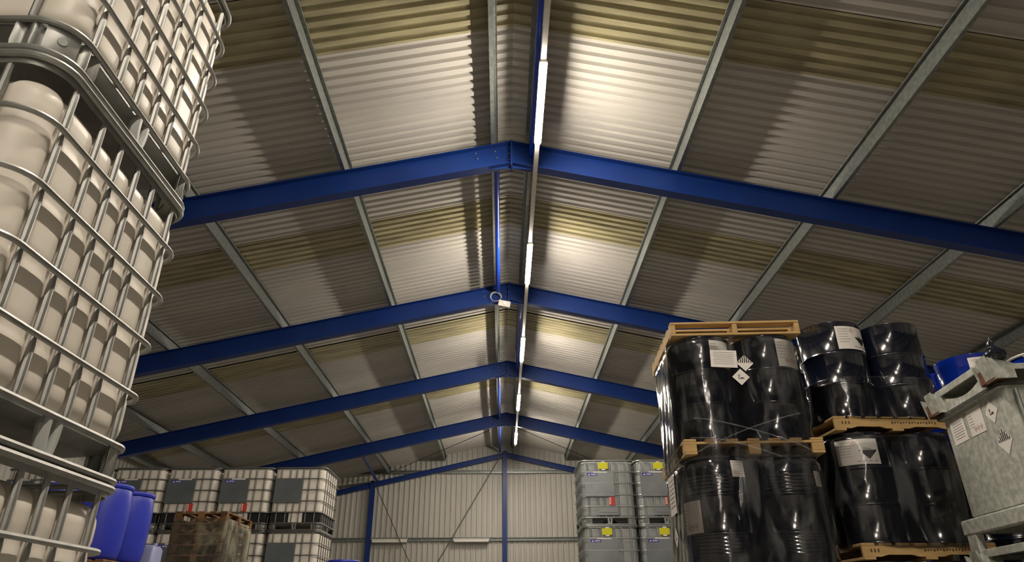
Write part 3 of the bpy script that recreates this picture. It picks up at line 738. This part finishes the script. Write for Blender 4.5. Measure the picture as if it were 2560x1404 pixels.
# ------------------------------------------------------------------ galvanised waste containers
def steel_box(label, loc, rz):
    t = thing('steel_container', label, 'metal container', loc, rz, 'galvanised stacking containers')
    hx, hy = .56, .42
    # body: tapered shell with folded rim, open top
    def ringxy(ax, ay, z, r=.03): return [(x, y, z) for x, y in rounded(ax, ay, r, 3)]
    b = MB(); b.loft([ringxy(hx - .05, hy - .05, .19), ringxy(hx, hy, .22), ringxy(hx, hy, .93), ringxy(hx - .004, hy - .004, .93), ringxy(hx - .004, hy - .004, .225), ringxy(hx - .054, hy - .054, .2)], True, 'galv_box', caps=True, smooth=True)
    b.build('body', parent=t, auto=30)
    b = MB()      # rim with lip
    b.loft([ringxy(hx + .0005, hy + .0005, .915, .03), ringxy(hx + .035, hy + .035, .925, .04), ringxy(hx + .035, hy + .035, .945, .04), ringxy(hx + .004, hy + .004, .955, .03)], True, 'galv_box'); b.build('rim', parent=t)
    b = MB(); b.loft([ringxy(hx + .0355, hy + .0355, .921, .04), ringxy(hx + .0365, hy + .0365, .9235, .04), ringxy(hx + .0365, hy + .0365, .946, .04), ringxy(hx + .0355, hy + .0355, .9475, .04)], True, 'rim_shade'); b.build('rim_shade_strip', parent=t)['label'] = 'dark painted shade strip along rim'  # thin dark band round the lip, its shadow put in as colour
    for s in (-1, 1):
        b = MB()    # plate above the lip with a hollow upper edge
        pts = [(-.34 + .68 * k / 16, 1.075 - .075 * math.sin(PI * k / 16)) for k in range(17)]
        rows = [[(s * (hx + .012), y, .95) for y, z in pts], [(s * (hx + .012), y, z) for y, z in pts], [(s * (hx + .006), y, z) for y, z in pts], [(s * (hx + .006), y, .95) for y, z in pts]]
        b.loft(rows, False, 'galv_box'); b.build('side_plate', parent=t)
    b = MB()      # lid
    pr = [(-.36, 1.06), (-.36, 1.10), (-.25, 1.112), (0, 1.12), (.25, 1.112), (.36, 1.10), (.36, 1.06), (.354, 1.06), (.354, 1.092), (0, 1.108), (-.354, 1.092), (-.354, 1.06)]
    b.loft([[(x, y, z) for y, z in pr] for x in (-hx - .02, hx + .02)], True, 'galv_box', caps=True); lid_ = b.build('lid', parent=t)
    for s in (-1, 1):
        b = MB(); b.bbox(s * (hx + .026) - .006, -.36, 1.075, s * (hx + .026) + .006, .36, 1.125, .003, 'galv_box'); b.build('lid_flange', parent=lid_)
    for s in (-1, 1):
        b = MB(); b.bbox(s * (hx + .02) - .03, -hy - .07, .10, s * (hx + .02) + .03, hy + .07, .20, .008, 'galv_box'); b.build('bottom_rail', parent=t)
        b = MB(); b.bbox(-hx + .01, s * (hy + .03) - .02, .11, hx - .01, s * (hy + .03) + .02, .18, .006, 'galv_box'); b.build('cross_rail', parent=t)
    for sx in (-1, 1):
        for sy in (-1, 1):
            x, y = sx * (hx + .018), sy * (hy - .02)
            b = MB(); b.bbox(x - .028, y - .06, -.075, x + .028, y + .06, .10, .005, 'galv_box'); b.build('foot', parent=t)
            b = MB()     # stacking corner: outer flared plate, two cheeks, rusty seat
            x0, x1 = x - sx * .05, x + sx * .042
            def slab(pa, pb, pc, pd, th):
                P4 = [Vector(p) for p in (pa, pb, pc, pd)]; nn = (P4[1] - P4[0]).cross(P4[3] - P4[0]).normalized() * th
                vs = [tuple(p) for p in P4] + [tuple(p + nn) for p in P4]
                b.add(vs, [(0, 1, 2, 3), (7, 6, 5, 4), (0, 4, 5, 1), (1, 5, 6, 2), (2, 6, 7, 3), (3, 7, 4, 0)], 'galv_box')
            slab((x1, y - .10, .955), (x1, y + .025, .955), (x1 + sx * .03, y + .02, 1.115), (x1 + sx * .03, y - .085, 1.115), .008)
            slab((x1, y - .10, .955), (x0 - sx * .03, y - .10, .955), (x0 - sx * .03, y - .10, 1.055), (x1 + sx * .025, y - .10, 1.10), .008)
            slab((x1, y + .10, .955), (x0 - sx * .03, y + .10, .955), (x0 - sx * .03, y + .10, 1.055), (x1 + sx * .025, y + .10, 1.10), .008)
            b.build('stacking_corner', parent=t)
            b = MB(); b.bbox(x - .045, y - .088, .955, x + .036, y + .088, 1.054, .006, 'rust'); b.build('corner_seat', parent=t)['label'] = 'rusty corner seat'
            b = MB(); b.tube([(sx * (hx - .06), sy * (hy + .03), .25), (sx * (hx - .06), sy * (hy + .03), .90)], .014, 8, m='galv'); b.build('side_rod', parent=t)
    return t
SO = (3.86, 4.66, 0); SR = math.radians(-6.5)
s3 = steel_box('grey galvanised steel container with white stickers at right edge, top one', (3.874, 4.62, 2.336), SR)
s2 = dup(s3, (3.874, 4.62, 1.2055), label='galvanised steel container under the stickered one, only its rim seen at lower right corner')
s1 = dup(s3, (3.874, 4.62, .075), label='galvanised steel container on floor at foot of container stack')
fx = -.5605
f = flat_map((fx, .0, .62), (0, -1, 0), (0, 0, 1), (-1, 0, 0))
def tilt(f, a, ou, ov): return lambda u, v, d: f(ou + u * math.cos(a) - v * math.sin(a), ov + u * math.sin(a) + v * math.cos(a), d)
b = MB(); sheet_label(b, tilt(f, .02, -.235, .175), .20, .165, 2, 'text', .002); b.build('paper_label', parent=s3)['label'] = 'white paper label, lower left'
b = MB(); sheet_label(b, tilt(f, .0, .015, .185), .20, .18, 2, 'ghs', .002); b.build('paper_label', parent=s3)['label'] = 'white paper label, upper'
b = MB(); env_diamond(b, f, .225, .19, .078); b.build('hazard_diamond', parent=s3)['label'] = 'white diamond with dead tree and fish'
b = MB(); class9(b, f, .27, -.02, .085); b.build('hazard_diamond', parent=s3)['label'] = 'white diamond with black stripes'
b = MB()
rg = []
for k, (z, r) in enumerate(((0, .05), (.02, .06), (.05, .055), (.075, .035), (.095, .016), (.12, .02), (.14, .009), (.155, .003))):
    rg.append([(r * (1 + .12 * math.sin(5 * a + z * 20)) * math.cos(a), r * (1 + .12 * math.sin(5 * a + z * 20)) * math.sin(a) * 1.2, z) for a in [2 * PI * q / 24 for q in range(24)]])
b.loft(rg, True, 'black_drum', caps=True, smooth=True)
tag(b.build('plastic_bag', loc=(3.25, 4.21, 2.336 + 1.085)), 'crumpled black plastic bag on corner of the steel container', 'bag')

# ------------------------------------------------------------------ blue plastic drums, left
zb = 2.61
pal = None
for l in range(2):
    dup(wl, (-5.15, 9.09, l * PZ), label='white caged tank under the blue plastic drums, %s' % ['on floor', 'upper'][l], group='tanks under blue plastic drums')
for q in range(2): pallet('block', 'wooden pallet under the blue plastic drums, %s' % ['lower', 'upper'][q], (-5.15, 9.09, 2 * PZ + q * .132), 0, (1.14, 1.14), .13, 'pallets under blue plastic drums', 'wood_old')
def plastic_drum(label, loc, s=1.0):
    t = thing('plastic_drum', label, 'drum', loc, 0, 'blue plastic drums')
    pr = [(.20, .0), (.235, .01), (.255, .05), (.268, .15), (.278, .35), (.281, .5), (.278, .62), (.268, .74), (.258, .80), (.253, .818)]
    b = MB(); b.lathe(pr + [(.24, .822)], 56, m='blue_plastic'); b.build('body', parent=t, auto=60)
    b = MB(); b.lathe([(.255, .815), (.268, .816), (.273, .83), (.273, .852), (.266, .864), (.25, .868), (.235, .86)], 56, m='blue_plastic'); b.build('top_ring', parent=t, auto=60)
    b = MB(); b.tube([(.12, 0, .856), (.12, 0, .884)], .04, 16, m='blue_plastic'); b.tube([(-.13, 0, .856), (-.13, 0, .884)], .04, 16, m='grey_plastic'); b.build('bung', parent=t)
    return t
pd = plastic_drum('blue plastic drum nearest, beside the left caged tank', (-4.86, 8.80, 2.605))
dup(pd, (-4.86, 9.385, 2.605), label='blue plastic drum right of and behind the nearest blue plastic drum')
dup(pd, (-5.44, 8.80, 2.605), label='blue plastic drum mostly hidden behind left caged tank, front one')
dup(pd, (-5.44, 9.385, 2.605), label='blue plastic drum mostly hidden behind left caged tank, rear one')
# pale blue can beside them
t = thing('plastic_can', 'translucent pale blue plastic can low between blue drums and pallet stack', 'can', (-4.97, 10.42, 2.345))
b = MB(); b.loft([[(x, y, z) for x, y in rounded(.12 - d, .15 - d, .05, 5)] for z, d in ((0, .02), (.015, 0), (.53, 0), (.57, .02), (.595, .07))], True, 'pale_blue', caps=True, smooth=True); b.build('body', parent=t)
b = MB(); b.tube([(.05, 0, .59), (.05, 0, .62)], .03, 12, m='pale_blue'); b.build('cap', parent=t)
dup(wl, (-5.2, 10.78, 0), label='white caged tank on floor beside pallet stack, lower', group='tanks left of pallet stack')
b = dup(wl, (-5.2, 10.78, PZ), label='white caged tank beside pallet stack, upper, under pale blue can', group='tanks left of pallet stack')

# ------------------------------------------------------------------ stack of old pallets, wrapped
OX, OY = -4.70, 11.85; NP = 23; PP = .1535
p0 = pallet('block', 'old wooden pallet, topmost of the tall wrapped pallet stack', (OX, OY, (NP - 1) * PP), 0, (.8, 1.2), .144, 'old pallets in the tall stack', 'wood_old')
for i in range(NP - 1):
    k = NP - 1 - i
    ordw = ['', 'second', 'third', 'fourth', 'fifth', 'sixth', 'seventh', 'eighth', 'ninth', 'tenth', 'eleventh', 'twelfth', 'thirteenth', 'fourteenth', 'fifteenth', 'sixteenth', 'seventeenth', 'eighteenth', 'nineteenth', 'twentieth', 'twenty-first', 'twenty-second', 'twenty-third']
    lab = 'old wooden pallet in the tall wrapped stack, %s' % (ordw[k] + ' from the top')
    dup(p0, (OX + random.uniform(-.012, .012), OY + random.uniform(-.01, .01), i * PP), rz=random.uniform(-.01, .01), label=lab)
stretch_film('milky plastic wrap around the tall stack of old pallets', (OX, OY, 0), 0, (.415, .615), .03, .1, NP * PP - .10, 'film_milky', .004, 21)
# drum top low in the middle
pdm = dup(pd, (-2.70, 12.6, 2.03), label='blue plastic drum low by the far left row, only its top seen')
pdm['group'] = 'blue drums by far left row'
for q in range(2):
    dup(pd, (-2.70, 12.6, .145 + q * (.885 + .14) * .92 if False else (.145 if q == 0 else 1.16)), label='blue plastic drum under the lone far drum, %s' % ['lowest', 'middle'][q], group='blue drums by far left row')
pallet('block', 'wooden pallet on floor under the far blue plastic drums', (-2.70, 12.6, 0), 0, (.8, .8), .144, 'pallets under far drums', 'wood_old')
